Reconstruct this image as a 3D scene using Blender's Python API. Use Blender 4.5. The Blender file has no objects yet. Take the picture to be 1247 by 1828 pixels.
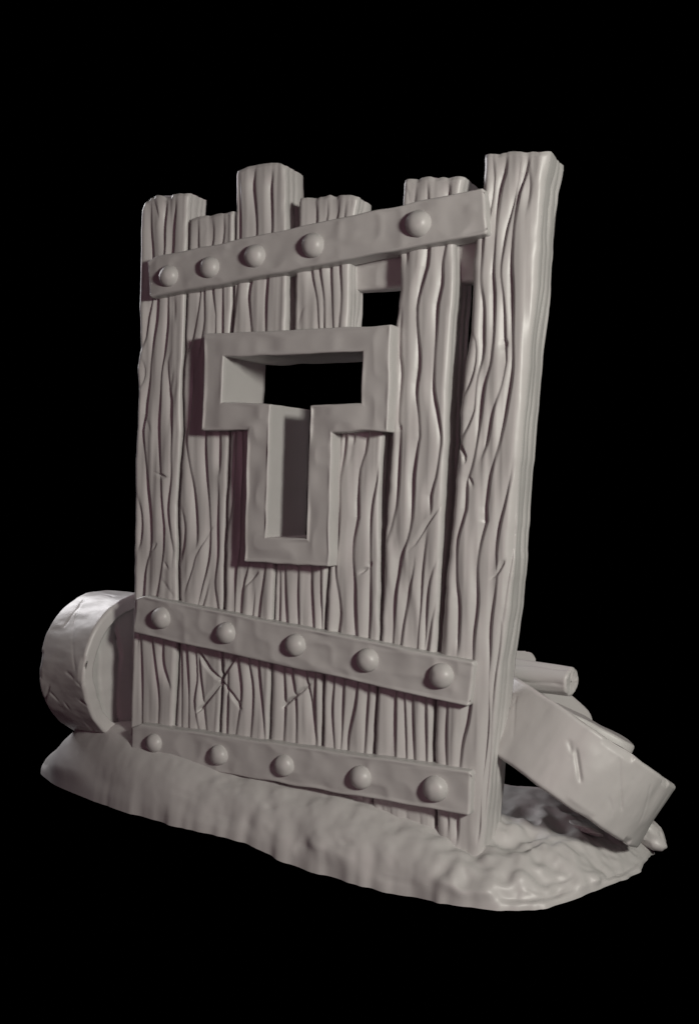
import bpy, math, random
import numpy as np
from mathutils import Vector, Matrix

scene = bpy.context.scene
COL = scene.collection

# ------------------------------------------------------------------ camera
F_PX, CX, CY = 2020.0, 623.5, 914.0          # focal length and centre, in pixels of the 1247 x 1828 photograph
yaw, pitch, roll = math.radians(26.5), math.radians(1.28), math.radians(1.2)
fwd = np.array([-math.sin(yaw)*math.cos(pitch), math.cos(yaw)*math.cos(pitch), -math.sin(pitch)])
r0 = np.array([math.cos(yaw), math.sin(yaw), 0.0])
u0 = np.cross(r0, fwd)
Rv = math.cos(roll)*r0 + math.sin(roll)*u0
Uv = -math.sin(roll)*r0 + math.cos(roll)*u0
CAM = np.array([0.0, 0.0, 0.85]) - 3.0*fwd
cd = bpy.data.cameras.new('camera')
cd.sensor_width = 36.0
cd.sensor_fit = 'AUTO'
cd.lens = F_PX/1828.0*36.0
cd.clip_start = 0.05
cd.clip_end = 200.0
cam = bpy.data.objects.new('camera', cd)
COL.objects.link(cam)
M = Matrix(((Rv[0], Uv[0], -fwd[0], CAM[0]), (Rv[1], Uv[1], -fwd[1], CAM[1]), (Rv[2], Uv[2], -fwd[2], CAM[2]), (0, 0, 0, 1)))
cam.matrix_world = M
scene.camera = cam


def ray(px, py):
    return fwd + (px-CX)/F_PX*Rv - (py-CY)/F_PX*Uv


def P(px, py, Y=0.0):
    """the point of the photograph's pixel on the upright plane y = Y"""
    d = ray(px, py)
    return CAM + d*((Y-CAM[1])/d[1])


def G(px, py, Z):
    """the point of the photograph's pixel on the level plane z = Z"""
    d = ray(px, py)
    return CAM + d*((Z-CAM[2])/d[2])


def D(px, py, dist):
    """the point of the pixel at a distance along the view axis"""
    return CAM + ray(px, py)*dist


# ------------------------------------------------------------------ noise
def _hash(ix, iy, iz, seed):
    h = (ix*374761393 + iy*668265263 + iz*2147483647 + seed*974634777) & 0xFFFFFFFF
    h = ((h ^ (h >> 13))*1274126177) & 0xFFFFFFFF
    h = ((h ^ (h >> 16))*2246822519) & 0xFFFFFFFF
    return ((h ^ (h >> 15)) & 0xFFFF)/65535.0*2.0 - 1.0


def vnoise(x, y, z, seed=0):
    x, y, z = np.broadcast_arrays(np.asarray(x, float), np.asarray(y, float), np.asarray(z, float))
    ix, iy, iz = np.floor(x).astype(np.int64), np.floor(y).astype(np.int64), np.floor(z).astype(np.int64)
    fx, fy, fz = x-ix, y-iy, z-iz
    fx, fy, fz = [f*f*f*(f*(f*6-15)+10) for f in (fx, fy, fz)]
    out = 0
    for dx in (0, 1):
        for dy in (0, 1):
            for dz in (0, 1):
                w = (fx if dx else 1-fx)*(fy if dy else 1-fy)*(fz if dz else 1-fz)
                out = out + w*_hash(ix+dx, iy+dy, iz+dz, seed)
    return out


def fbm(x, y, z, seed=0, octaves=3):
    o, a, s = 0, 1.0, 1.0
    for k in range(octaves):
        o = o + a*vnoise(x*s+k*7.3, y*s+k*3.1, z*s-k*5.7, seed+k)
        a *= 0.5
        s *= 2.03
    return o


def smooth(t):
    t = np.clip(t, 0, 1)
    return t*t*(3-2*t)


# ------------------------------------------------------------------ materials
def clay(name, col, rough, bump_scale, bump):
    m = bpy.data.materials.new(name)
    m.use_nodes = True
    nt = m.node_tree
    b = nt.nodes['Principled BSDF']
    b.inputs['Base Color'].default_value = (*col, 1)
    b.inputs['Specular IOR Level'].default_value = 0.5
    tc = nt.nodes.new('ShaderNodeTexCoord')
    n = nt.nodes.new('ShaderNodeTexNoise')
    n.inputs['Scale'].default_value = bump_scale
    n.inputs['Detail'].default_value = 4
    nt.links.new(tc.outputs['Object'], n.inputs['Vector'])
    mr = nt.nodes.new('ShaderNodeMapRange')
    mr.inputs['To Min'].default_value = rough-0.05
    mr.inputs['To Max'].default_value = rough+0.05
    nt.links.new(n.outputs['Fac'], mr.inputs['Value'])
    nt.links.new(mr.outputs['Result'], b.inputs['Roughness'])
    bp = nt.nodes.new('ShaderNodeBump')
    bp.inputs['Strength'].default_value = bump
    bp.inputs['Distance'].default_value = 0.004
    nt.links.new(n.outputs['Fac'], bp.inputs['Height'])
    nt.links.new(bp.outputs['Normal'], b.inputs['Normal'])
    return m


M_WOOD = clay('grey_wood', (0.50, 0.49, 0.48), 0.42, 22, 0.10)
M_METAL = clay('grey_metal', (0.50, 0.49, 0.48), 0.42, 16, 0.16)
M_GROUND = clay('grey_earth', (0.50, 0.49, 0.48), 0.44, 14, 0.12)


# ------------------------------------------------------------------ mesh helpers
def link(name, verts, faces, mat, parent=None):
    """one mesh object from an (n,3) array and faces; a parented mesh is shifted so that its origin is its parent's"""
    verts = np.asarray(verts, float)
    if parent is not None:
        w = parent
        off = np.zeros(3)
        while w is not None:
            off += np.array(w.location)
            w = w.parent
        verts = verts - off
    me = bpy.data.meshes.new(name)
    me.from_pydata(verts.tolist(), [], faces)
    me.polygons.foreach_set('use_smooth', [True]*len(me.polygons))
    me.materials.append(mat)
    me.update()
    o = bpy.data.objects.new(name, me)
    COL.objects.link(o)
    if parent is not None:
        o.parent = parent
    return o


def empty(name, loc, label, cat, group=None):
    o = bpy.data.objects.new(name, None)
    o.empty_display_size = 0.1
    o.location = tuple(float(v) for v in loc)
    COL.objects.link(o)
    tag(o, label, cat, group)
    return o


def tag(o, label=None, cat=None, group=None, kind=None):
    for k, v in (('label', label), ('category', cat), ('group', group), ('kind', kind)):
        if v:
            o[k] = v
    return o


def tube_faces(nr, nc, close_r=False, flip=False):
    """faces of an nr x nc grid whose columns close round"""
    f = []
    for i in range(nr if close_r else nr-1):
        i2 = (i+1) % nr
        a, b = i*nc, i2*nc
        for j in range(nc):
            j2 = (j+1) % nc
            q = (a+j, a+j2, b+j2, b+j)
            f.append(q[::-1] if flip else q)
    return f


def loft(name, sec, mat, parent=None, flip=False, cap=True, drop=None):
    """sec: (rows, cols, 3) closed sections -> tube with rounded end caps"""
    nr, nc, _ = sec.shape
    v = sec.reshape(-1, 3)
    f = tube_faces(nr, nc, False, flip)
    if drop is not None:
        q = np.array(f)
        c = v[q].mean(axis=1)
        keep = ~drop(c)
        f = [tuple(t) for t in q[keep].tolist()]
    if cap:
        extra = []
        for row, other, rev in ((0, 1, flip), (nr-1, nr-2, not flip)):
            ring = sec[row]
            ctr = ring.mean(axis=0)
            base = nr*nc + sum(len(e) for e in extra)
            inner = ctr + (ring-ctr)*0.82
            extra.append(inner)
            for j in range(nc):
                j2 = (j+1) % nc
                q = (row*nc+j2, row*nc+j, base+j, base+j2)
                f.append(q[::-1] if rev else q)
            ng = tuple(range(base, base+nc))
            f.append(ng if rev else ng[::-1])
        v = np.vstack([v]+extra)
    return link(name, v, f, mat, parent)


# ------------------------------------------------------------------ grooves carved along a board
def densify(pts, step):
    pts = np.asarray(pts, float)
    out = [pts[0]]
    # Catmull-Rom through the points
    n = len(pts)
    for i in range(n-1):
        p0, p1, p2, p3 = pts[max(i-1, 0)], pts[i], pts[i+1], pts[min(i+2, n-1)]
        k = max(2, int(np.linalg.norm(p2-p1)/step))
        for s in range(1, k+1):
            t = s/k
            out.append(0.5*((2*p1)+(-p0+p2)*t+(2*p0-5*p1+4*p2-p3)*t*t+(-p0+3*p1-3*p2+p3)*t**3))
    return np.array(out)


def groove_field(X, Z, grooves):
    """X, Z: sample points on the board's face; grooves: (points (n,2), depth, left width, right width). Returns depth <= 0."""
    H = np.zeros_like(X)
    xf, zf, hf = X.ravel(), Z.ravel(), H.ravel()
    for pts, dep, wl, wr, taper in grooves:
        if pts[0, 1] < pts[-1, 1]:
            pts = pts[::-1]
        seg = np.linalg.norm(np.diff(pts, axis=0), axis=1)
        cum = np.concatenate([[0], np.cumsum(seg)])
        tot = cum[-1]
        w = max(wl, wr)
        lo, hi = pts.min(axis=0)-w, pts.max(axis=0)+w
        sel = np.where((xf > lo[0]) & (xf < hi[0]) & (zf > lo[1]) & (zf < hi[1]))[0]
        if not len(sel):
            continue
        px, pz = xf[sel], zf[sel]
        best = np.full(len(sel), 9.0)
        side = np.zeros(len(sel))
        along = np.zeros(len(sel))
        for i in range(len(seg)):
            a, b = pts[i], pts[i+1]
            d = b-a
            L2 = max(seg[i]**2, 1e-12)
            m = (pz < max(a[1], b[1])+w) & (pz > min(a[1], b[1])-w)
            if not m.any():
                continue
            qx, qz = px[m], pz[m]
            t = np.clip(((qx-a[0])*d[0]+(qz-a[1])*d[1])/L2, 0, 1)
            ex, ez = qx-(a[0]+t*d[0]), qz-(a[1]+t*d[1])
            dist = np.hypot(ex, ez)
            idx = np.where(m)[0]
            upd = dist < best[idx]
            k = idx[upd]
            best[k] = dist[upd]
            side[k] = (d[0]*ez-d[1]*ex)[upd]
            along[k] = (cum[i]+t*seg[i])[upd]
        wid = np.where(side < 0, wl, wr)        # heading down the board: left of the crease is the broad bank
        u = np.clip(1-(np.sqrt(best*best+5e-6)-0.0012)/wid, 0, 1)
        prof = 1-np.power(np.clip(1-u*u, 0, 1), 0.85)
        e = np.ones_like(along)
        if taper[0] > 0:
            e *= smooth(0.15+along/taper[0])
        if taper[1] > 0:
            e *= smooth(0.15+(tot-along)/taper[1])
        wob = 0.8+0.35*np.sin(along*23+dep*900)
        val = -dep*e*wob*prof
        hf[sel] = np.minimum(hf[sel], val) + 0.35*np.maximum(hf[sel], val)
    return hf.reshape(X.shape)


def px_grooves(lines, Y=0.0):
    out = []
    for ln in lines:
        o = dict(d=1.0, w=1.0, t=(0.07, 0.07))
        if isinstance(ln, tuple):
            ln, extra = ln
            o.update(extra)
        ln = list(ln)
        if not o.get('crack'):
            (ax_, ay_), (bx_, by_) = ln[-2], ln[-1]
            for lo_, hi_, add in ((582, 600, 40), (1060, 1145, 70), (1284, 1348, 60)):
                if lo_ <= by_ <= hi_ and by_-ay_ > 20:
                    ln.append((bx_+(bx_-ax_)/(by_-ay_)*add, by_+add))
            (ax_, ay_), (bx_, by_) = ln[1], ln[0]
            for lo_, hi_, add in ((755, 780, 40), (1005, 1022, 30), (1140, 1262, 60)):
                if lo_ <= by_ <= hi_ and ay_-by_ > 20:
                    ln.insert(0, (bx_-(ax_-bx_)/(ay_-by_)*add*0.5, by_-add))
        pts = np.array([P(a, b, Y)[[0, 2]] for a, b in ln])
        pts = densify(pts, 0.02)
        if o.get('crack'):
            out.append((pts, 0.013*o['d'], 0.012*o['w'], 0.007*o['w'], (0.03, 0.03)))
        else:
            out.append((pts, 0.0115*o['d'], 0.028*o['w'], 0.0100*o['w'], o['t']))
    return out


def px_edge(pts, Y=0.0):
    a = np.array([P(x, y, Y)[[0, 2]] for x, y in pts])
    a = a[np.argsort(a[:, 1])]
    return a


def in_poly(x, y, poly):
    r = np.zeros(x.shape, bool)
    n = len(poly)
    for i in range(n):
        x1, y1 = poly[i]
        x2, y2 = poly[(i+1) % n]
        c = ((y1 > y) != (y2 > y)) & (x < (x2-x1)*(y-y1)/((y2-y1) if y2 != y1 else 1e-9)+x1)
        r ^= c
    return r


def board(name, Lp, Rp, ytop, ybot, depth, lines, seed, parent, yf=0.0, r=0.013, NU=112, NZ=820, top_prof=None, cut=None, side_lines=3, label=None):
    rng = np.random.RandomState(seed)
    Lc, Rc = px_edge(Lp, 0), px_edge(Rp, 0)
    xm = 0.5*(Lp[0][0]+Rp[0][0])
    zt = P(xm, ytop)[2]
    zb = P(0.5*(Lp[-1][0]+Rp[-1][0]), ybot)[2]
    t = np.linspace(0, 1, NZ)
    z = zb+(zt-zb)*t
    fine = 0.0012*vnoise(z*35, seed, 0.3, seed)
    xl = np.interp(z, Lc[:, 1], Lc[:, 0])+fine
    xr = np.interp(z, Rc[:, 1], Rc[:, 0])+0.0012*vnoise(z*31, seed+9, 0.7, seed)
    w = xr-xl
    lin = np.linspace(0, 1, NU)
    u = 0.6*lin+0.4*(0.5-0.5*np.cos(np.pi*lin))
    X = xl[:, None]+w[:, None]*u[None, :]
    # the upper end is ragged
    ss = np.array([p[0] for p in (top_prof or [(0, 0), (1, 0)])])
    sv = np.array([p[1] for p in (top_prof or [(0, 0), (1, 0)])])
    rag = np.interp(u, ss, sv)+0.0025*vnoise(u*9, seed*1.7, 0, seed)
    zrag = (zt-zb)
    Z = z[:, None]+rag[None, :]*smooth((t[:, None]-1+0.09)/0.09)
    H = groove_field(X, Z, px_grooves(lines))
    H += 0.0026*fbm(X*9, Z*3.2, seed, seed, 2) + 0.0028*vnoise(X*34+1.6*vnoise(X*3, Z*2.2, 5, seed), Z*1.7, seed+2, seed+7) + 0.0010*vnoise(X*80, Z*3, seed+6, seed+8) + 0.0006*fbm(X*45, Z*4, seed, seed+5, 2)
    e = np.minimum(X-xl[:, None], xr[:, None]-X)
    rr = r
    k = np.clip(e, 0, rr)
    rnd = rr-np.sqrt(np.maximum(rr**2-(rr-k)**2, 0))
    Yf = yf+rnd-H
    # creases notch the top end
    notch = np.minimum(H[-1], 0)*1.5
    Z = Z+notch[None, :]*smooth((t[:, None]-1+0.02)/0.02)
    # soft rounding over the very top
    Yf = Yf+0.004*smooth((t[:, None]-1+0.008)/0.008)**2
    ND, NB, NL = 22, 6, 8
    q = np.linspace(0, 1, ND+2)[1:-1]
    side = np.zeros((NZ, ND))
    sg = []
    for k2 in range(side_lines):
        y0 = depth*(k2+0.75+0.25*rng.rand())/(side_lines+0.5)
        zz = np.linspace(zb, zt, 14)
        sg.append((densify(np.c_[y0+0.012*rng.randn(14)*0.5, zz], 0.03), 0.0055, 0.022, 0.011, (0, 0)))
    yq = yf+r + (depth-1.6*r)*q
    QQ, ZZ = np.meshgrid(yq-yf, z)
    hs = groove_field(QQ, ZZ, sg) + 0.002*fbm(QQ*12, ZZ*4, seed, seed+3, 2)
    edgeY = Yf[:, -1]-(yf+r)
    Xs = xr[:, None]+hs*smooth(q*4)[None, :]
    Ys = yq[None, :]+edgeY[:, None]*(1-q)[None, :]**3
    ragR = rag[-1]-0.006*q
    Zs = z[:, None]+(ragR[None, :])*smooth((t[:, None]-1+0.09)/0.09)+notch[-1]*(1-q)[None, :]*smooth((t[:, None]-1+0.02)/0.02)
    qb = np.linspace(1, 0, NB)
    Xb = xl[:, None]+w[:, None]*(0.04+0.92*qb[None, :])
    Yb = np.full_like(Xb, yf+depth)
    Zb = z[:, None]+(np.interp(qb, u, rag)-0.008)[None, :]*smooth((t[:, None]-1+0.09)/0.09)
    ql = np.linspace(1, 0, NL+2)[1:-1]
    Xl = xl[:, None]+0.0015*vnoise(ql[None, :]*4, z[:, None]*14, seed, seed+21)
    Yl = yf+r+(depth-1.6*r)*ql[None, :]+np.zeros((NZ, 1))
    Zl = z[:, None]+(rag[0]-0.004*ql)[None, :]*smooth((t[:, None]-1+0.09)/0.09)
    XX = np.hstack([X, Xs, Xb, Xl])
    YY = np.hstack([Yf, Ys, Yb, Yl])
    ZZ = np.hstack([Z, Zs, Zb, Zl])
    sec = np.stack([XX, YY, ZZ], axis=2)
    drop = None
    if cut is not None:
        drop = lambda c: in_poly(c[:, 0], c[:, 2], cut)
    o = loft(name, sec, M_WOOD, parent, flip=False, drop=drop)
    if label:
        o['label'] = label
    return o


# ================================================================== THE PALISADE
gate = empty('plank_gate', (0.0, 0.06, 0.0), 'tall plank gate with three riveted straps and a T shaped opening', 'gate')

TOUT = [(364, 596), (697, 580), (692, 769), (592, 771), (586, 1011), (435, 1003), (441, 769), (358, 768)]
TIN = [(399, 637), (645, 628), (643, 718), (553, 724), (545, 961), (474, 959), (482, 721), (395, 718)]
TY = -0.045
to = np.array([P(x, y, TY)[[0, 2]] for x, y in TOUT])
ti = np.array([P(x, y, TY)[[0, 2]] for x, y in TIN])
TMID = (0.5*(to+ti)).tolist()

deep = lambda ln, d=1.5, **k: (ln, dict(d=d, **k))
crack = lambda ln, d=1.0: (ln, dict(crack=True, d=d))

s12 = [(335, 345), (332, 400), (329, 480), (327, 550), (325, 600), (324, 640), (322, 660), (321, 700), (322, 770), (319, 810), (316, 860), (313, 900), (314, 960), (313, 1000), (315, 1070), (311, 1200), (307, 1290), (304, 1400)]
s23 = [(415, 375), (413, 480), (411, 540), (408, 590), (406, 760), (404, 800), (402, 860), (400, 900), (398, 950), (396, 1000), (396, 1060), (394, 1090), (392, 1200), (388, 1300), (385, 1420)]
s3r = [(508, 295), (509, 400), (511, 500), (511, 590), (500, 700), (492, 900), (488, 1010), (484, 1090), (481, 1200), (477, 1320), (474, 1440)]
s4l = [(530, 350), (530, 400), (525, 480), (523, 590), (503, 700), (495, 900), (490, 1010), (486, 1090), (483, 1200), (480, 1320), (477, 1440)]
s4r = [(636, 350), (629, 400), (622, 480), (619, 590), (600, 800), (582, 1010), (577, 1090), (573, 1200), (570, 1330), (566, 1460)]
s5r = [(684, 740), (680, 790), (677, 830), (674, 900), (674, 960), (675, 1000), (674, 1090), (675, 1143), (668, 1231), (663, 1330), (658, 1480)]
s6l = [(718, 320), (714, 400), (710, 450), (711, 518), (708, 545), (704, 577), (703, 640), (700, 700), (697, 780), (694, 830), (689, 900), (685, 960), (683, 1000), (680, 1090), (678, 1143), (671, 1231), (666, 1330), (661, 1480)]
s6r = [(825, 315), (812, 400), (808, 440), (809, 518), (803, 597), (797, 695), (795, 780), (791, 850), (788, 905), (785, 970), (780, 1076), (776, 1155), (771, 1255), (768, 1330), (773, 1480), (773, 1520)]
spl = [(862, 272), (860, 330), (855, 400), (845, 430), (841, 470), (841, 529), (838, 592), (829, 643), (824, 691), (819, 737), (818, 782), (814, 827), (810, 860), (805, 929), (801, 968), (793, 1027), (791, 1056), (786, 1116), (783, 1165), (776, 1255), (772, 1330), (776, 1400), (779, 1530)]
spr = [(980, 277), (971, 320), (966, 361), (960, 450), (955, 529), (944, 610), (939, 682), (934, 738), (929, 791), (927, 816), (922, 860), (918, 950), (915, 1000), (908, 1080), (898, 1150), (891, 1200), (881, 1300), (872, 1400), (862, 1505), (859, 1560)]
shift = lambda pts, dx: [(x+dx, y) for x, y in pts]

p1 = [
    [(269, 351), (267, 402), (270, 455), (269, 500), deep and (269, 535)],
    deep([(270, 520), (269, 535), (264, 565), (259, 599), (250, 628)], 1.4),
    [(274, 351), (279, 375), (286, 401)],
    deep([(296, 350), (291, 402), (291, 452), (284, 500), (280, 536), (278, 570), (269, 626), (264, 682), (259, 722), (258, 740), (253, 767), (256, 809), (260, 856), (265, 904), (267, 944), (267, 975), (260, 1000), (256, 1025), (254, 1060), (250, 1100)], 1.2),
    [(258, 743), (264, 759), (269, 777)],
    deep([(314, 350), (309, 402), (307, 445), (301, 490), (298, 533), (297, 578), (292, 626), (286, 666), (284, 714), (282, 763), (283, 809), (285, 848), (287, 896), (289, 922), (291, 944), (290, 984), (285, 1025), (278, 1065)], 1.1),
    [(286, 1031), (298, 1048), (311, 1067)],
    [(311, 520), (311, 578)],
    [(251, 637), (257, 658), (254, 681), (246, 695)],
    [(305, 625), (298, 645), (299, 674), (302, 703), (304, 719), (305, 763), (304, 809), (303, 853), (299, 896), (299, 920), (304, 960), (308, 984), (306, 1012)],
    [(309, 655), (305, 682), (302, 703)],
    crack([(273, 842), (284, 847), (301, 853)]), crack([(270, 983), (281, 968)], 0.6), crack([(292, 1002), (302, 1018)], 0.8),
    deep([(291, 938), (291, 958)], 1.6, t=(0.02, 0.02)),
    [(242, 878), (250, 920), (250, 952), (245, 985)],
    [(250, 1100), (250, 1143), (252, 1198), (252, 1285), (251, 1330)],
    [(266, 1100), (270, 1141), (276, 1186), (282, 1246), (281, 1290)],
    deep([(289, 1120), (290, 1145), (291, 1186), (305, 1236)], 1.1),
]
p1[0] = [(269, 351), (267, 402), (270, 455), (270, 520)]
p2 = [
    [(353, 385), (351, 438), (354, 490), (353, 535), (349, 565), (342, 600), (332, 625), (325, 645)],
    [(365, 400), (366, 410), (360, 420)], [(358, 396), (368, 408)],
    [(376, 381), (377, 428), (363, 490), (361, 533), (362, 570), (358, 598)],
    [(397, 378), (395, 425), (378, 500), (378, 533), (382, 562), (381, 595)],
    [(394, 480), (394, 533), (394, 592)],
    [(345, 640), (341, 690), (336, 740), (331, 778), (332, 803), (339, 848), (345, 888), (349, 944), (348, 989)],
    deep([(382, 935), (371, 949), (363, 965), (348, 991), (342, 1013), (328, 1058)], 0.8, w=0.6),
    [(364, 765), (363, 803), (366, 864), (370, 912), (371, 951), (369, 992), (361, 1032), (351, 1080)],
    [(386, 854), (385, 928), (385, 992), (379, 1040), (383, 1068)],
    [(321, 898), (328, 936), (326, 976), (319, 1008)],
    [(389, 765), (389, 803), (387, 850)],
    [(374, 1024), (363, 1066)],
    [(330, 1150), (333, 1218), (334, 1300)], [(346, 1160), (348, 1218), (344, 1251), (350, 1300)], [(320, 1150), (321, 1290)],
    crack([(346, 1152), (356, 1168), (373, 1196), (397, 1219)], 1.7), crack([(398, 1212), (368, 1251), (348, 1275)], 1.5),
    [(353, 1184), (360, 1261), (365, 1308)],
]
p3 = [
    [(427, 304), (427, 418), (424, 470), (422, 506), (413, 590)],
    deep([(457, 300), (452, 327), (457, 412), (448, 470), (446, 503), (442, 530), (447, 590)], 1.3),
    deep([(487, 300), (483, 331), (484, 408), (478, 460), (476, 499), (474, 540), (474, 590)], 1.2),
    [(421, 765), (415, 850), (414, 896), (403, 954)],
    [(432, 765), (431, 850), (427, 960), (419, 1016), (417, 1090)],
    [(442, 1010), (432, 1050), (429, 1090)],
    crack([(462, 1020), (447, 1035), (436, 1050)], 1.3),
    [(456, 1043), (449, 1098)], [(472, 1015), (465, 1060), (461, 1098)],
    [(422, 1170), (429, 1234), (420, 1308)], [(442, 1180), (449, 1234), (446, 1314)], [(459, 1180), (469, 1290)],
    crack([(424, 1164), (405, 1196), (388, 1222)], 1.7), crack([(389, 1209), (415, 1241), (431, 1268)], 1.5),
    [(405, 1230), (403, 1310)],
]
p4 = [
    [(560, 350), (563, 391), (556, 440), (553, 482), (563, 536), (566, 585)],
    [(584, 348), (582, 385), (570, 440), (568, 479), (575, 536), (575, 585)],
    [(604, 348), (602, 378), (589, 430), (587, 472), (590, 530), (592, 585)],
    [(618, 350), (614, 380), (606, 440), (604, 472), (606, 536), (602, 585)],
    [(529, 586), (536, 556), (546, 545)],
    [(506, 1010), (507, 1060), (510, 1115)], [(530, 1010), (529, 1060), (530, 1116)], [(552, 1015), (557, 1106)], [(497, 1010), (496, 1080)], [(570, 1015), (571, 1100)],
    [(503, 1190), (506, 1251), (504, 1310)], [(518, 1190), (525, 1251), (526, 1330)], [(543, 1200), (550, 1240), (557, 1290)], [(560, 1205), (558, 1260), (560, 1330)],
    crack([(557, 1218), (520, 1248), (499, 1266)], 1.5),
]
p5 = [
    deep([(617, 765), (614, 810), (606, 852), (604, 910), (601, 952), (596, 1016), (601, 1058), (605, 1095), (600, 1140)], 1.2),
    deep([(632, 765), (629, 797)], 1.5, w=0.7, t=(0, 0.03)), [(629, 795), (622, 830)],
    deep([(655, 765), (650, 806), (640, 837), (637, 895), (637, 924), (629, 962), (627, 1000), (631, 1039), (632, 1090), (634, 1150), (634, 1224), (629, 1268), (620, 1305), (617, 1340), (615, 1440)], 1.35),
    deep([(675, 823), (669, 856), (661, 904), (658, 952), (658, 1004), (658, 1090), (655, 1150), (654, 1230), (648, 1330), (645, 1440)], 1.1),
    deep([(661, 1002), (659, 1014)], 1.5, w=0.6, t=(0.01, 0.01)), crack([(660, 1010), (638, 1027)], 1.3), [(639, 1027), (638, 1048)],
    [(593, 1215), (590, 1270), (594, 1340)], [(610, 1215), (607, 1300)],
]
p6 = [
    [(742, 325), (738, 360), (728, 420), (724, 447), (724, 475)],
    [(720, 330), (728, 345), (731, 370)],
    [(717, 542), (713, 587), (713, 636), (716, 666), (712, 715), (710, 751), (713, 770), (711, 818), (707, 885), (698, 933), (685, 978)],
    deep([(714, 757), (716, 770)], 1.2, w=0.5, t=(0.01, 0.01)),
    deep([(763, 325), (762, 360), (764, 400), (763, 440), (760, 475), (749, 512), (742, 548), (743, 587), (747, 627), (747, 656), (742, 699), (745, 745), (746, 778), (744, 789), (737, 847), (736, 875), (733, 924), (725, 962), (713, 1000), (705, 1049), (702, 1090), (699, 1130)], 1.5),
    deep([(800, 322), (798, 360), (795, 400), (793, 434), (787, 465), (786, 508), (779, 542), (776, 597), (773, 646), (772, 695), (778, 731), (784, 778), (782, 808), (775, 852), (767, 885), (767, 925)], 1.3),
    deep([(787, 902), (767, 929), (755, 948), (740, 972), (723, 987)], 0.7, w=0.5),
    [(764, 937), (757, 972), (752, 1020), (748, 1090), (745, 1130)],
    [(738, 987), (738, 1006), (730, 1045), (721, 1090), (716, 1130)],
    [(783, 990), (765, 1035), (759, 1090), (757, 1140)], [(780, 1060), (768, 1110), (764, 1140)],
    [(703, 1235), (703, 1330)], [(719, 1240), (722, 1335)], [(733, 1245), (736, 1340)], [(757, 1250), (758, 1345)],
    [(682, 1420), (682, 1480)], [(697, 1425), (697, 1490)], [(724, 1430), (724, 1495)], [(749, 1440), (749, 1500)],
]
pp = [
    [(879, 275), (882, 317), (877, 360), (868, 400), (861, 424), (858, 469), (857, 499), (859, 524), (863, 552), (863, 601), (862, 628), (852, 673), (848, 709), (845, 733), (834, 760), (820, 789)],
    [(838, 588), (849, 610), (848, 646), (839, 681), (826, 710)],
    deep([(905, 275), (900, 310), (893, 334), (886, 385), (881, 452), (879, 490), (882, 524), (881, 592), (877, 628), (874, 650), (863, 691), (857, 737), (852, 773), (846, 812), (836, 848), (832, 860), (830, 909), (819, 948), (814, 978), (814, 1037), (819, 1086), (815, 1180)], 1.2),
    [(934, 275), (926, 320), (917, 360), (904, 410), (895, 460), (893, 490), (897, 524), (900, 565), (901, 607), (903, 646), (895, 688), (881, 727), (874, 760), (866, 796), (857, 822)],
    deep([(945, 275), (938, 310), (927, 344), (917, 400), (912, 470), (914, 524), (914, 592), (914, 655), (906, 715), (897, 764), (888, 800), (874, 848), (866, 905), (866, 932), (856, 968), (850, 1017), (851, 1076), (845, 1135), (843, 1179), (840, 1240), (834, 1288), (824, 1328), (818, 1400), (815, 1510)], 1.25),
    [(942, 285), (946, 330), (940, 380)],
    deep([(903, 603), (904, 625)], 1.3, t=(0.02, 0.02)),
    deep([(867, 915), (867, 934)], 1.5, t=(0.03, 0.01)),
    crack([(818, 780), (822, 796), (830, 814), (829, 831)], 1.2),
    crack([(834, 848), (840, 858), (844, 869)], 1.2),
    [(917, 816), (911, 848), (898, 905), (888, 948), (884, 988), (885, 1027), (882, 1056), (874, 1116), (873, 1175), (870, 1280), (862, 1380), (852, 1510)],
    crack([(903, 997), (886, 1025), (872, 1036)], 1.3),
    [(920, 860), (913, 978), (902, 1060)],
    [(797, 1255), (795, 1330), (800, 1490)],
    [(891, 1140), (880, 1220), (874, 1320), (866, 1420), (860, 1510)],
]

board('plank', [(252, 345), (249, 420), (248, 500), (247, 550), (249, 622), (243, 658), (245, 692), (243, 760), (239, 820), (239, 880), (238, 960), (237, 1060), (236, 1150), (234, 1230), (231, 1300), (229, 1400)],
      s12, 347, 1400, 0.105, p1, 11, gate, top_prof=[(0, -0.028), (0.10, -0.010), (0.2, 0.0), (0.6, -0.002), (1.0, 0.004)], label='leftmost plank with chipped top corner')
board('plank', shift(s12, 3.5), s23, 382, 1420, 0.10, p2, 12, gate, cut=TMID, yf=0.004, top_prof=[(0, -0.006), (0.5, 0.0), (1.0, 0.004)], label='shortest topped plank beside the leftmost one')
board('plank', shift(s23, 3.8), s3r, 294, 1440, 0.12, p3, 13, gate, cut=TMID, yf=-0.002, top_prof=[(0, -0.010), (0.25, 0.0), (0.8, 0.005), (1.0, -0.004)], label='taller plank with splits running from its top')
board('plank', s4l, s4r, 350, 1460, 0.10, p4, 14, gate, cut=TMID, yf=0.002, top_prof=[(0, 0.004), (0.7, 0.002), (1.0, -0.006)])
board('plank', shift(s4r, 4), s5r, 745, 1480, 0.11, p5, 15, gate, cut=TMID, yf=0.001, NZ=560, label='short plank ending under the arm of the T')
board('plank', s6l, s6r, 317, 1510, 0.145, p6, 16, gate, yf=0.0, r=0.016, top_prof=[(0, 0.004), (0.5, 0.002), (1.0, -0.002)])
board('post', spl, spr, 275, 1560, 0.148, pp, 17, gate, yf=-0.006, r=0.024, NU=136, NZ=900, top_prof=[(0, 0.010), (0.5, 0.004), (0.85, -0.004), (1.0, 0.002)], label='tall leaning post at the right end')


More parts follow.
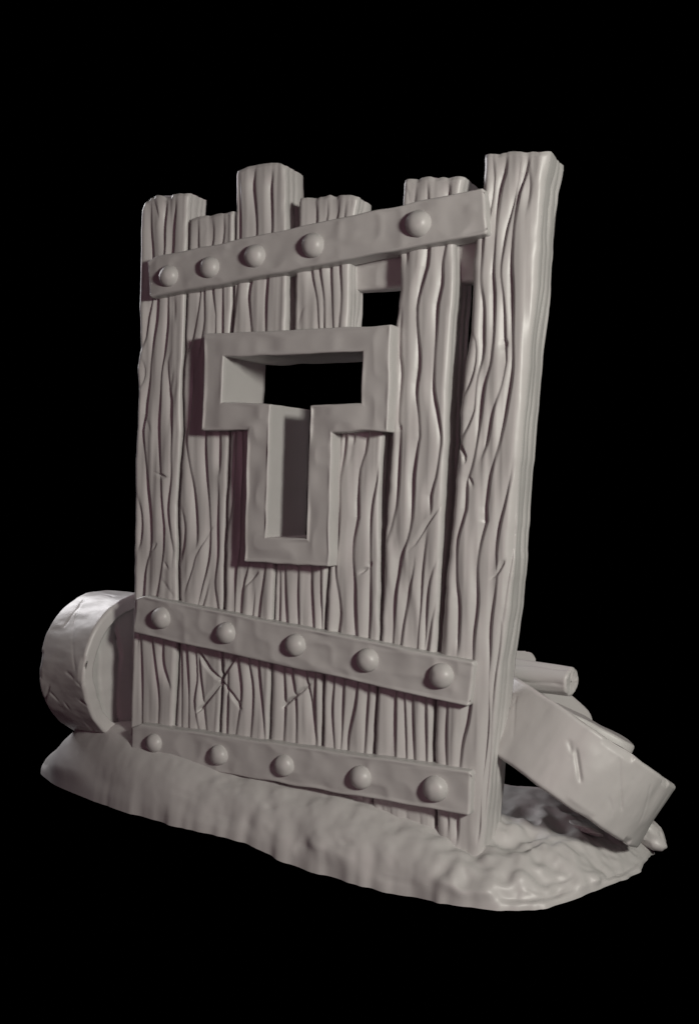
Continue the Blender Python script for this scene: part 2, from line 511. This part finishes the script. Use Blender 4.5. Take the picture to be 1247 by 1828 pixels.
# ---- the T shaped frame
def t_frame():
    n_side = [46, 34, 18, 44, 26, 44, 18, 34]
    wob_o, wob_i = [], []
    so, si = [], []
    for k in range(8):
        k2 = (k+1) % 8
        for s in range(n_side[k]):
            t = s/n_side[k]
            t = 0.5*t+0.5*(0.5-0.5*math.cos(math.pi*t))
            so.append(to[k]*(1-t)+to[k2]*t)
            si.append(ti[k]*(1-t)+ti[k2]*t)
    so, si = np.array(so), np.array(si)
    n = len(so)

    def wobble(pts, seed, amp):
        return pts+amp*np.c_[fbm(pts[:, 0]*16, pts[:, 1]*16, 0.1, seed, 2), fbm(pts[:, 0]*16, pts[:, 1]*16, 4.1, seed+3, 2)]
    so, si = wobble(so, 4, 0.0026), wobble(si, 8, 0.0016)
    y0, y1, r = TY, 0.180, 0.006
    rows = []
    nv = 30
    lin = np.linspace(0, 1, nv)
    vv = 0.5*lin+0.5*(0.5-0.5*np.cos(np.pi*lin))
    wd = np.linalg.norm(so-si, axis=1)
    for v in vv:
        p = so*(1-v)+si*v
        e = np.minimum(v, 1-v)*wd
        k = np.clip(e, 0, r)
        rnd = r-np.sqrt(np.maximum(r*r-(r-k)**2, 0))
        y = y0+rnd+0.0035*(fbm(p[:, 0]*11, p[:, 1]*11, 2.2, 31, 2)+1.3*np.abs(vnoise(p[:, 0]*17, p[:, 1]*17, 5.2, 37)))*smooth(e/0.015)
        rows.append(np.c_[p[:, 0], y, p[:, 1]])
    for q in np.linspace(0, 1, 16)[1:]:            # inner wall
        p = si+0.0015*np.c_[vnoise(si[:, 0]*20, si[:, 1]*20, q*4, 3), vnoise(si[:, 0]*20, si[:, 1]*20, q*4, 5)]
        rows.append(np.c_[p[:, 0], np.full(n, y0+r+(y1-y0-r)*q), p[:, 1]])
    for v in (0.66, 0.33):
        p = si*v+so*(1-v)
        rows.append(np.c_[p[:, 0], np.full(n, y1), p[:, 1]])
    for q in np.linspace(1, 0, 16)[:-1]:           # outer wall
        rows.append(np.c_[so[:, 0], np.full(n, y0+r+(y1-y0-r)*q), so[:, 1]])
    sec = np.array(rows)
    v = sec.reshape(-1, 3)
    link('letter_frame', v, tube_faces(len(rows), n, True, True), M_METAL, gate)


t_frame()


# ---- straps and rivets
def bar(name, c0, c1, h0, h1, y0, y1, parent, seed, mat, rb=0.0055, amp=0.0032, NA=170, chamfer=0.0):
    """a flat bar on the palisade: c0, c1 its end points (x, z) on the centre line"""
    c0, c1 = np.array(c0), np.array(c1)
    L = np.linalg.norm(c1-c0)
    ax = (c1-c0)/L
    up = np.array([-ax[1], ax[0]])
    lin = np.linspace(0, 1, NA)
    a = 0.65*lin+0.35*(0.5-0.5*np.cos(np.pi*lin))
    d = np.minimum(a, 1-a)*L
    k = np.clip(d, 0, rb)
    ins = rb-np.sqrt(np.maximum(rb*rb-(rb-k)**2, 0))
    half = 0.5*(h0+(h1-h0)*a)-ins*0.9
    half_top = half-chamfer*np.clip(1-a*L/0.03, 0, 1)
    nf, ns = 34, 8
    lin = np.linspace(-1, 1, nf)
    vv = 0.7*lin+0.3*np.sin(np.pi/2*lin)
    rows = []
    for i in range(NA):
        ring = []
        c = c0+ax*(a[i]*L)
        ht, hb = half_top[i], half[i]
        # front face bottom -> top
        hh = np.where(vv > 0, ht, hb)*vv
        e = np.minimum(ht-hh, hh+hb)
        kk = np.clip(e, 0, rb)
        rnd = rb-np.sqrt(np.maximum(rb*rb-(rb-kk)**2, 0))
        P2 = c[None, :]+up[None, :]*hh[:, None]
        y = y0+rnd+ins[i]+amp*(fbm(P2[:, 0]*9, P2[:, 1]*12, seed, seed, 3)+1.3*np.abs(vnoise(P2[:, 0]*17, P2[:, 1]*17, seed+4, seed+6)))*smooth(e/0.012)
        wv = 0.002*vnoise(P2[:, 0]*15, P2[:, 1]*3, seed, seed+2)
        ring += [(p[0], yy, p[1]+w_) for p, yy, w_ in zip(P2, y, wv)]
        pt = c+up*ht
        pb = c-up*hb
        ys = np.linspace(y0+rb+ins[i], y1, ns+1)[1:]
        ring += [(pt[0], yy, pt[1]+wv[-1]) for yy in ys]
        ring += [(pb[0], yy, pb[1]+wv[0]) for yy in ys[::-1]]
        rows.append(ring)
    return loft(name, np.array(rows), mat, parent, flip=True)


def rivet(cx, cz, y, r, parent, seed, sq=0.9):
    nt, npn = 28, 14
    v = []
    for i in range(npn+1):
        ph = math.pi/2*(1-i/npn)*1.0
        for j in range(nt):
            th = 2*math.pi*j/nt
            rr = r*math.cos(ph)
            v.append((cx+rr*math.cos(th), y-r*sq*math.sin(ph), cz+rr*math.sin(th)))
    v = np.array(v)
    nz = 1+0.035*vnoise(v[:, 0]*60, v[:, 1]*60, v[:, 2]*60, seed)[:, None]
    ctr = np.array([cx, y, cz])
    v = ctr+(v-ctr)*nz
    # a skirt that runs into the strap
    sk = v[-nt:].copy()
    sk[:, 1] += 0.02
    v = np.vstack([v, sk])
    f = tube_faces(npn+2, nt, False, True)
    return link('rivet', v, f, M_METAL, parent)


def strap(tl, bl, tr, br, y0, rivets, seed, label, chamfer):
    a, b, c, d = [P(*p, y0)[[0, 2]] for p in (tl, bl, tr, br)]
    o = bar('strap', (a+b)/2, (c+d)/2, np.linalg.norm(a-b), np.linalg.norm(c-d), y0, 0.03, gate, seed, M_METAL, chamfer=chamfer)
    o['label'] = label
    for i, (x, y, rw) in enumerate(rivets):
        p = P(x, y, y0-0.008)
        dist = np.dot(p-CAM, fwd)
        rivet(p[0], p[2], y0+0.003, rw*dist/F_PX, o, seed*10+i)
    return o


strap((263, 461), (264, 531), (863, 334), (867, 416), -0.038, [(299, 492, 20), (372, 477, 20), (452, 456, 21), (556, 437, 22.5), (744, 398, 24.5)], 3, 'upper strap rising to the right', 0.012)
strap((240, 1061), (238, 1130), (842, 1182), (839, 1262), -0.034, [(285, 1103, 19.5), (401, 1130, 20), (525, 1152, 20.5), (653, 1179, 21.5), (785, 1207, 23)], 5, 'middle strap sloping down to the right', 0.014)
strap((236, 1291), (231, 1352), (840, 1378), (837, 1457), -0.034, [(273, 1327, 17.5), (388, 1349, 18.5), (505, 1367, 20), (641, 1389, 21.5), (774, 1409, 23.5)], 7, 'lowest strap just above the ground', 0.014)

# ---- a rail let in behind the planks
ra, rb_ = P(560, 452, 0.05), P(875, 441, 0.05)
rt, rbm = P(690, 425, 0.05), P(690, 517, 0.05)
hgt = abs(rt[2]-rbm[2])
zc = (rt[2]+rbm[2])/2
za = P(560, 0, 0.05)
bar('back_rail', (P(600, 480, 0.05)[0], zc+0.004), (P(905, 450, 0.05)[0], zc-0.004+0.01), hgt, hgt, 0.05, 0.10, gate, 21, M_WOOD, rb=0.016, amp=0.004)


# ================================================================== THE GROUND
front = [(73, 1378, .17), (84, 1391, .08), (110, 1407, .0), (200, 1442, -.09), (300, 1472, -.12), (420, 1501, -.12), (520, 1545, -.12), (640, 1581, -.12), (720, 1601, -.115), (830, 1617, -.105), (925, 1626, -.075), (990, 1616, -.01), (1060, 1591, .10), (1100, 1577, .17), (1128, 1565, .25), (1146, 1548, .33), (1158, 1530, .42)]
edge = [P(x, y, Y) for x, y, Y in front]
zr, zl = edge[-1][2], edge[0][2]
edge += [np.array(p) for p in [(0.71, 0.55, zr-0.02), (0.60, 0.64, zr), (0.35, 0.66, -0.06), (0.0, 0.56, -0.03), (-0.4, 0.66, 0.0), (-0.75, 0.68, 0.02), (-1.05, 0.62, 0.03), (-1.22, 0.46, 0.04), (-1.27, 0.30, zl-0.01)]]


def closed_curve(pts, step):
    pts = np.asarray(pts)
    n = len(pts)
    out = []
    for i in range(n):
        p0, p1, p2, p3 = pts[i-1], pts[i], pts[(i+1) % n], pts[(i+2) % n]
        k = max(2, int(np.linalg.norm(p2-p1)/step))
        for s_ in range(k):
            t = s_/k
            out.append(0.5*((2*p1)+(-p0+p2)*t+(2*p0-5*p1+4*p2-p3)*t*t+(-p0+3*p1-3*p2+p3)*t**3))
    return np.array(out)


CR_X = [-1.3, -1.1, -0.9, -0.78, -0.70, -0.60, -0.45, -0.32, -0.1, 0.12, 0.27, 0.39, 0.55, 0.75]
CR_Z = [0.12, 0.152, 0.182, 0.206, 0.206, 0.187, 0.167, 0.149, 0.120, 0.081, 0.055, 0.033, 0.012, -0.02]


def ground_top(x, y):
    z = np.interp(x, CR_X, CR_Z)
    back = smooth((y-0.03)/0.25)
    z = z + back*np.where(x < -0.3, -0.075*smooth((-x-0.3)/0.4), 0.0)
    z = z+0.030*smooth((x-0.2)/0.2)*smooth((y-0.30)/0.2)*smooth((0.60-x)/0.16)
    return z


def mound():
    E = closed_curve(edge, 0.0075)
    n = len(E)
    wob = 0.010*fbm(E[:, 0]*9, E[:, 1]*9, 1.5, 41, 3)*smooth((E[:, 0]+0.9)/0.8)
    spx = np.clip(E[:, 0], -0.95, 0.48)
    S = np.c_[spx, np.full(n, 0.22)]
    wob = wob+0.0075*fbm(E[:, 0]*24, E[:, 1]*28, 2.5, 43, 2)*smooth((E[:, 0]+1.0)/0.5)
    nd = E[:, :2]-S
    nd /= np.linalg.norm(nd, axis=1)[:, None]+1e-9
    rows = []
    nr = 110
    for i in range(nr):
        s_ = i/(nr-1)
        rho = 1-s_
        rho = 1-(s_**1.25)
        xy = S+(E[:, :2]-S)*rho
        pw = 3.4-1.3*smooth((-xy[:, 0]-0.9)/0.25)-1.5*smooth((xy[:, 0]-0.2)/0.3)*smooth((0.3-xy[:, 1])/0.25)
        dome = (1-np.clip(rho, 0, 1)**pw)**(1/2.1)
        xy = xy+nd*(wob*0.9*(1-dome)**3)[:, None]
        zt_ = ground_top(xy[:, 0], xy[:, 1])*1.0+0.006
        z = E[:, 2]+(zt_-E[:, 2])*dome
        amp = smooth(s_/0.06)
        right = smooth((xy[:, 0]-0.25)/0.25)
        mid = smooth((xy[:, 0]+0.75)/0.6)
        lump = 0.016*fbm(xy[:, 0]*5.5, xy[:, 1]*5.5, z*5.5, 51, 1)+0.006*mid*fbm(xy[:, 0]*12, xy[:, 1]*12, z*12, 61, 2)+0.012*smooth((xy[:, 0]-0.22)/0.15)*smooth((0.3-xy[:, 1])/0.2)*(fbm(xy[:, 0]*14, xy[:, 1]*14, z*14, 65, 2)+0.8*vnoise(xy[:, 0]*34, xy[:, 1]*34, z*34, 68))
        fold = smooth((0.64-xy[:, 0])/0.16)*0.034*(0.25-np.abs(fbm(xy[:, 0]*9+0.2*xy[:, 1], xy[:, 1]*8, 1.3, 71, 2)))*right*smooth((xy[:, 1]-0.0)/0.1)
        pit = -0.008*smooth(vnoise(xy[:, 0]*17, xy[:, 1]*17, z*30, 81)*3-1.5)*mid*smooth((0.3-s_)/0.2)+0.0045*mid*fbm(xy[:, 0]*13, xy[:, 1]*9, z*12, 83, 2)*smooth((0.5-s_)/0.2)+0.0025*(0.3+mid)*fbm(xy[:, 0]*30, xy[:, 1]*30, z*26, 87, 2)
        h = (lump-0.002)*amp+fold*amp+pit*amp
        # push along the local outward/upward direction
        out = (1-dome)*0.9
        rows.append(np.c_[xy+nd*(h*out)[:, None], z+h*(0.35+0.65*dome)])
    E[:, :2] += nd*(wob*0.9)[:, None]
    under = E.copy()
    under[:, :2] = S+(E[:, :2]-S)*0.93
    under[:, 2] += 0.012
    rows = [np.c_[S+(E[:, :2]-S)*0.5, E[:, 2]+0.02], under, E.copy()]+rows
    v = np.array(rows).reshape(-1, 3)
    f = [q for q in tube_faces(len(rows), n, False, True) if not (2*n <= min(q) < 3*n)]
    f.append(tuple(range(n)))
    o = link('ground', v, f, M_GROUND)
    tag(o, 'low lumpy grey earth mound under the plank gate', None, None, 'structure')
    return o


mound()


# ================================================================== WHEELS
def frame_axes(axis, up=(0, 0, 1)):
    a = np.array(axis, float)
    a /= np.linalg.norm(a)
    x = np.cross(np.array(up, float), a)
    x /= np.linalg.norm(x)
    return x, np.cross(a, x), a


def wheel(name, centre, axis, R, W, seed, label, cuts, face_lines, rim_w=0.042, recess=0.035, up=(0, 0, 1), dents=()):
    """a solid wooden wheel: a thick rim band and a boarded face set in it; the centre lies mid-way through its thickness"""
    root = empty(name, centre, label, 'wheel', 'wooden wheels lying against the gate')
    ex, ey, ea = frame_axes(axis, up)
    c = np.array(centre)
    n = 720
    th = np.linspace(0, 2*np.pi, n, endpoint=False)
    prof = []                                       # (radius, along the axis, how much of the tread's carving it takes)
    b = 0.010
    ri = R-rim_w
    for q in np.linspace(-1, 1, 60):
        a = q*(W/2)
        e = W/2-abs(a)
        k = min(e, b)
        prof.append((R-(b-math.sqrt(max(b*b-(b-k)**2, 0))), a, 1.0))
    for q in np.linspace(0, 1, 10)[1:]:
        rr = R-b-(rim_w-b)*q
        prof.append((rr, W/2, 0.0))
    for q in np.linspace(0, 1, 8)[1:]:
        prof.append((ri, W/2-recess*1.3*q, 0.0))
    prof.append((ri*0.6, W/2-recess*1.3, 0.0))
    prof.append((ri*0.6, -W/2+recess*1.3, 0.0))
    for q in np.linspace(1, 0, 8)[1:]:
        prof.append((ri, -W/2+recess*1.3*q, 0.0))
    for q in np.linspace(1, 0, 10)[1:-1]:
        prof.append((R-b-(rim_w-b)*q, -W/2, 0.0))
    rows = []
    gr = []
    for pts, dep, wl, wr in cuts:
        gr.append((densify(np.array(pts), 0.02), dep, wl, wr, (0.02, 0.02)))
    for (r_, a, k) in prof:
        arc = th*R
        h = groove_field(arc, np.full(n, a), gr)*k if k else 0.0
        for dt, da, dr, dd in (dents if k else ()):
            dist2 = ((th-dt)*R/dr)**2+((a-da)/dr)**2
            h = h-dd*np.exp(-dist2*1.5)
        if k:
            h = h-0.007*smooth((abs(a)-W/2+0.022)/0.018)*smooth(vnoise(arc*19, seed, a*3, seed+14)*2.2-0.7)
        rr = r_+h+0.0022*fbm(np.cos(th)*3, np.sin(th)*3, a*10, seed, 2)+0.0012*vnoise(np.cos(th)*9, np.sin(th)*9, a*18, seed+4)+0.0002*vnoise(np.cos(th)*22, np.sin(th)*22, a*50, seed+6)
        aa = a+0.0030*vnoise(np.cos(th)*5, np.sin(th)*5, r_*20, seed+8)*(0 if abs(a) < W/2*0.9 else 1)
        rows.append(c[None, :]+np.outer(rr*np.cos(th), ex)+np.outer(rr*np.sin(th), ey)+np.outer(np.full(n, 1.0)*aa, ea))
    v = np.array(rows).reshape(-1, 3)
    link('rim', v, tube_faces(len(rows), n, True, False), M_WOOD, root)
    # boarded face: a disc on a fine grid, with the joints and grain cut in
    for sgn in (1, -1):
        nr, nt = 46, 160
        t2 = np.linspace(0, 2*np.pi, nt, endpoint=False)
        rows = []
        g2 = [(densify(np.array(p), 0.02), d_, wl, wr, (0.0, 0.0)) for p, d_, wl, wr in face_lines]
        for i in range(nr):
            r_ = (ri+0.002)*(1-i/nr)
            X, Y = r_*np.cos(t2), r_*np.sin(t2)
            h = groove_field(X, Y, g2)+0.003*fbm(X*8, Y*25, seed, seed+11, 2)
            rows.append(c[None, :]+np.outer(X, ex)+np.outer(Y, ey)+np.outer(sgn*(W/2-recess)+sgn*h, ea))
        v = np.array(rows).reshape(-1, 3)
        f = tube_faces(nr, nt, False, sgn < 0)
        ng = tuple(range((nr-1)*nt, nr*nt))
        f.append(ng if sgn > 0 else ng[::-1])
        link('face', v, f, M_WOOD, root)
    return root


def vertical_lines(seed, R, n=7):
    rng = np.random.RandomState(seed)
    out = []
    for k in range(n):
        x = -R+2*R*(k+0.5)/n
        out.append(([(x+0.012*rng.randn(), y) for y in np.linspace(R, -R, 6)], 0.007 if k % 2 else 0.012, 0.028, 0.010))
    return out


WR = 0.245


def tread(px, py, c, axis, R, up=(0, 0, 1)):
    """(arc length, distance along the axis) of the point of a wheel's tread seen at a pixel"""
    ex, ey, ea = frame_axes(axis, up)
    d = ray(px, py)
    o = CAM-np.array(c)
    dx, dy, ox, oy = d @ ex, d @ ey, o @ ex, o @ ey
    A, B, C_ = dx*dx+dy*dy, dx*ox+dy*oy, ox*ox+oy*oy-R*R
    t = (-B-math.sqrt(max(B*B-A*C_, 0)))/A
    q = o+d*t
    return ((math.atan2(q @ ey, q @ ex) % (2*math.pi))*R, q @ ea)


# ---- the wheel standing at the left end, behind the gate
axl = np.array([math.sin(math.radians(79)), -math.cos(math.radians(79)), 0.02])
axl /= np.linalg.norm(axl)
WWL = 0.21
face_c = D(254, 1192, 3.50)
rngw = np.random.RandomState(5)
cl = []
LC = face_c-axl*WWL/2
for pl, dep in [([(150, 1068), (141, 1082), (128, 1098), (112, 1122)], .006), ([(137, 1090), (131, 1120), (130, 1150), (136, 1200)], .003),
                ([(116, 1199), (126, 1206), (134, 1214)], .008), ([(134, 1214), (147, 1228)], .004), ([(89, 1221), (86, 1236), (79, 1252)], .008), ([(87, 1234), (97, 1245), (106, 1255)], .008),
                ([(138, 1250), (150, 1258), (157, 1263)], .008), ([(152, 1288), (163, 1299), (174, 1310)], .009), ([(112, 1252), (126, 1268)], .003), ([(110, 1290), (125, 1304)], .004), ([(165, 1062), (185, 1062), (205, 1066)], .003)]:
    cl.append(([tread(x, y, LC, axl, 0.23) for x, y in pl], dep*0.65, 0.013, 0.006))
wheel('wooden_wheel', face_c-axl*WWL/2, axl, 0.23, WWL, 3, 'solid wooden wheel standing upright behind the left edge of the gate', cl, vertical_lines(2, 0.23, 7), rim_w=0.040, recess=0.030)

# ---- the wheel lying tilted at the right end
axr = 0.565*Rv+0.825*Uv+0.05*fwd
axr /= np.linalg.norm(axr)
WWR = 0.195
cr_ = D(1014, 1351, 3.06)
cuts = []
for pl, dep in [([(1012, 1318), (1018, 1332), (1022, 1347)], .006), ([(1012, 1318), (1026, 1333)], .004), ([(1027, 1332), (1032, 1365), (1037, 1399)], .007), ([(1013, 1358), (1024, 1352)], .004),
                ([(1105, 1350), (1107, 1400), (1110, 1450)], .0045), ([(920, 1240), (917, 1290), (915, 1320)], .003), ([(1160, 1398), (1152, 1440), (1140, 1470)], .003), ([(1085, 1420), (1092, 1445), (1088, 1462)], .003), ([(1128, 1388), (1131, 1398)], .005)]:
    cuts.append(([tread(x, y, cr_, axr, 0.27, -fwd) for x, y in pl], dep, 0.012, 0.006))
WHEEL_R = wheel('wooden_wheel', cr_, axr, 0.27, WWR, 7, 'solid wooden wheel tilted on its side against the right post', cuts, vertical_lines(8, 0.27, 6), rim_w=0.05, recess=0.012, up=-fwd)


# ================================================================== LOOSE TIMBER
def slab(name, corners, thick, nrm, label, seed, cat='board', group=None, grain=None, rnd=0.008, mat=None):
    """a flat board: its outline (n,3) in order, thickness downwards along -nrm"""
    pts = closed_curve(np.array(corners), 0.012)
    nrm = np.array(nrm)/np.linalg.norm(nrm)
    c = pts.mean(axis=0)
    pts = pts-np.outer((pts-c) @ nrm, nrm)
    n = len(pts)
    rows = []
    for s_, d_ in [(0.0, 0), (0.2, 0), (0.4, 0), (0.6, 0), (0.75, 0), (0.85, 0), (0.92, 0), (0.96, 0.0008), (0.985, 0.003), (1, rnd), (1.004, thick*0.5), (1, thick-rnd), (0.985, thick-0.003), (0.95, thick), (0.7, thick), (0.0, thick)]:
        q = c+(pts-c)*s_
        h = 0.0035*fbm(q[:, 0]*14, q[:, 1]*14, q[:, 2]*14, seed, 2)
        rows.append(q-np.outer(d_-h, nrm))
    v = np.array(rows)
    f = tube_faces(len(rows), n, False, True)
    m = c.tolist()
    o = link(name, (v.reshape(-1, 3)), f, mat or M_WOOD)
    return tag(o, label, cat, group)


# basis lying in the tilted wheel's upper side
top_c = cr_+axr*WWR/2
sl = 0.85*Rv-0.53*Uv
sl = sl-axr*np.dot(sl, axr)
sl /= np.linalg.norm(sl)
dp = np.cross(axr, sl)
if np.dot(dp, fwd) < 0:
    dp = -dp


def on_wheel(px, py, lift, back):
    """a point lifted above the wheel's upper side, at a given distance behind its axis"""
    p0 = top_c+axr*lift+dp*back
    d = ray(px, py)
    n_ = np.cross(sl, axr)
    t = np.dot(p0-CAM, n_)/np.dot(d, n_)
    return CAM+d*t


# thin board lying along the upper side of the wheel
a, b = on_wheel(998, 1255, 0, 0.16), on_wheel(1122, 1325, 0, 0.16)
w_ = dp*0.10
slab('loose_board', [a-w_+sl*0.01, (a+b)/2-w_, b-w_-sl*0.03, b-w_*0.6, b+w_*0.6, b+w_-sl*0.02, (a+b)/2+w_, a+w_, a-sl*0.005], 0.05, axr+0.25*Uv, 'narrow board lying flat on the tilted wheel, nearest the viewer', 23, group='boards heaped behind the tilted wheel')

# wide board with a rounded end behind the wheel, its face turned to the viewer
nb = -0.62*fwd+0.62*Uv+0.40*Rv
dist0 = 3.26
slab('loose_board', [D(850, 1175, 3.35), D(930, 1195, 3.33), D(1000, 1228, 3.32), D(1044, 1248, 3.30), D(1066, 1266, 3.28), D(1074, 1277, 3.25), D(1064, 1290, 3.22), D(1030, 1296, 3.18), D(960, 1275, 3.16), D(850, 1230, 3.16)], 0.03, nb, 'wide board with a rounded end under the log', 29, group='boards heaped behind the tilted wheel')
# splintered board end above the log
nb2 = -0.75*fwd+0.65*Uv
slab('loose_board', [D(880, 1160, 3.45), D(925, 1163, 3.44), D(937, 1163, 3.44), D(939, 1166, 3.44), D(949, 1165, 3.43), D(956, 1180, 3.40), D(930, 1196, 3.37), D(880, 1192, 3.38)], 0.03, nb2, 'short splintered board end sticking out above the log', 31, group='boards heaped behind the tilted wheel', rnd=0.004)


def log(p0, p1, r0_, r1_, label, seed):
    ax = p1-p0
    L = np.linalg.norm(ax)
    ex, ey, ea = frame_axes(ax)
    n, m = 90, 80
    th = np.linspace(0, 2*np.pi, n, endpoint=False)
    gr = []
    rng = np.random.RandomState(seed)
    for k in range(6):
        t0 = 2*np.pi*(k+0.3*rng.rand())/6
        gr.append((densify(np.array([(t0*r0_+0.006*rng.randn(), z) for z in np.linspace(L*1.0, 0, 6)]), 0.015), 0.010, 0.022, 0.010, (0.04, 0.02)))
    rows = []
    for i in range(m):
        a = L*i/(m-1)
        e = min(a, L-a)
        b = 0.006
        k = min(e, b)
        rr = r0_+(r1_-r0_)*i/(m-1)-(b-math.sqrt(max(b*b-(b-k)**2, 0)))
        h = groove_field(th*r0_, np.full(n, a), gr)+0.002*vnoise(np.cos(th)*2, np.sin(th)*2, a*12, seed)
        bend = 0.006*math.sin(math.pi*i/(m-1))
        rows.append(p0[None, :]+ea*a+np.outer((rr+h)*np.cos(th), ex)+np.outer((rr+h)*np.sin(th)-bend, ey))
    # end face with a hollow and rings
    c = p0+ea*L
    for s_, dd in ((0.9, 0.0), (0.7, -0.001), (0.5, -0.003), (0.3, -0.003), (0.05, -0.004)):
        q = rows[m-1]
        hh = 0.003*vnoise(np.cos(th)*s_*5, np.sin(th)*s_*5, 3, seed+2)
        rows.append(c+(q-c)*s_+np.outer(dd+hh, ea))
    v = np.array(rows).reshape(-1, 3)
    f = tube_faces(len(rows), n, False, False)
    o = link('log', v, f, M_WOOD)
    return tag(o, label, 'log')


log(D(840, 1184, 3.25), D(1021, 1217, 3.05), 0.046, 0.039, 'short round log resting on the boards right of the gate', 3)


def stone(name, c, ex, ey, ez, label, cat, seed, rough=0.25, boxy=1.0):
    n, m = 60, 30
    rows = []
    c = np.array(c)
    for i in range(m+1):
        ph = math.pi*(i/m-0.5)
        th = np.linspace(0, 2*np.pi, n, endpoint=False)
        d = np.c_[np.cos(ph)*np.cos(th), np.cos(ph)*np.sin(th), np.full(n, math.sin(ph))]
        d = np.sign(d)*np.abs(d)**boxy
        k = 1+rough*fbm(d[:, 0]*1.4, d[:, 1]*1.4, d[:, 2]*1.4, seed, 2)
        d = d*k[:, None]
        rows.append(c+np.outer(d[:, 0], ex)+np.outer(d[:, 1], ey)+np.outer(d[:, 2], ez))
    v = np.array(rows).reshape(-1, 3)
    return tag(link(name, v, tube_faces(m+1, n), M_GROUND), label, cat)


stone('rock', D(1157, 1487, 3.12), Rv*0.040-Uv*0.004, fwd*0.05, -Rv*0.012+Uv*0.040, 'pale rock poking out behind the low end of the tilted wheel', 'rock', 5, 0.16, 0.75)
stone('flake', D(1046, 1479, 2.99), Rv*0.042-Uv*0.012, fwd*0.03, Uv*0.010+Rv*0.002, 'small flat flake lying on the ground under the tilted wheel', 'flake', 9, 0.3)


# ================================================================== LIGHT
w = bpy.data.worlds.new('World')
scene.world = w
w.use_nodes = True
bg = w.node_tree.nodes['Background']
bg.inputs['Color'].default_value = (0, 0, 0, 1)
bg.inputs['Strength'].default_value = 0.0


def lamp(name, loc, target, size, power, col):
    l = bpy.data.lights.new(name, 'AREA')
    l.shape = 'DISK'
    l.size = size
    l.energy = power
    l.color = col
    o = bpy.data.objects.new(name, l)
    o.location = loc
    o.rotation_euler = (Vector(target)-Vector(loc)).to_track_quat('-Z', 'Y').to_euler()
    COL.objects.link(o)


lamp('key_light', (2.95, -1.95, 1.68), (0, 0, 0.8), 0.48, 91, (1.0, 0.975, 0.89))
lamp('fill_light', (1.3, -4.2, 1.0), (-0.1, 0, 0.8), 2.0, 15, (1.0, 0.52, 0.66))
lamp('rim_light', (-4.0, 1.3, 2.8), (-0.3, 0.1, 0.5), 2.2, 112, (1.0, 0.98, 1.0))
lamp('back_light', (0.2, 3.2, 5.0), (0.5, 0.4, 0.2), 1.0, 24, (1.0, 0.66, 0.74))

vs = scene.view_settings
vs.view_transform = 'Standard'
vs.look = 'None'
vs.exposure = 0.0
vs.gamma = 1.0
vs.use_curve_mapping = False
scene.cycles.max_bounces = 6
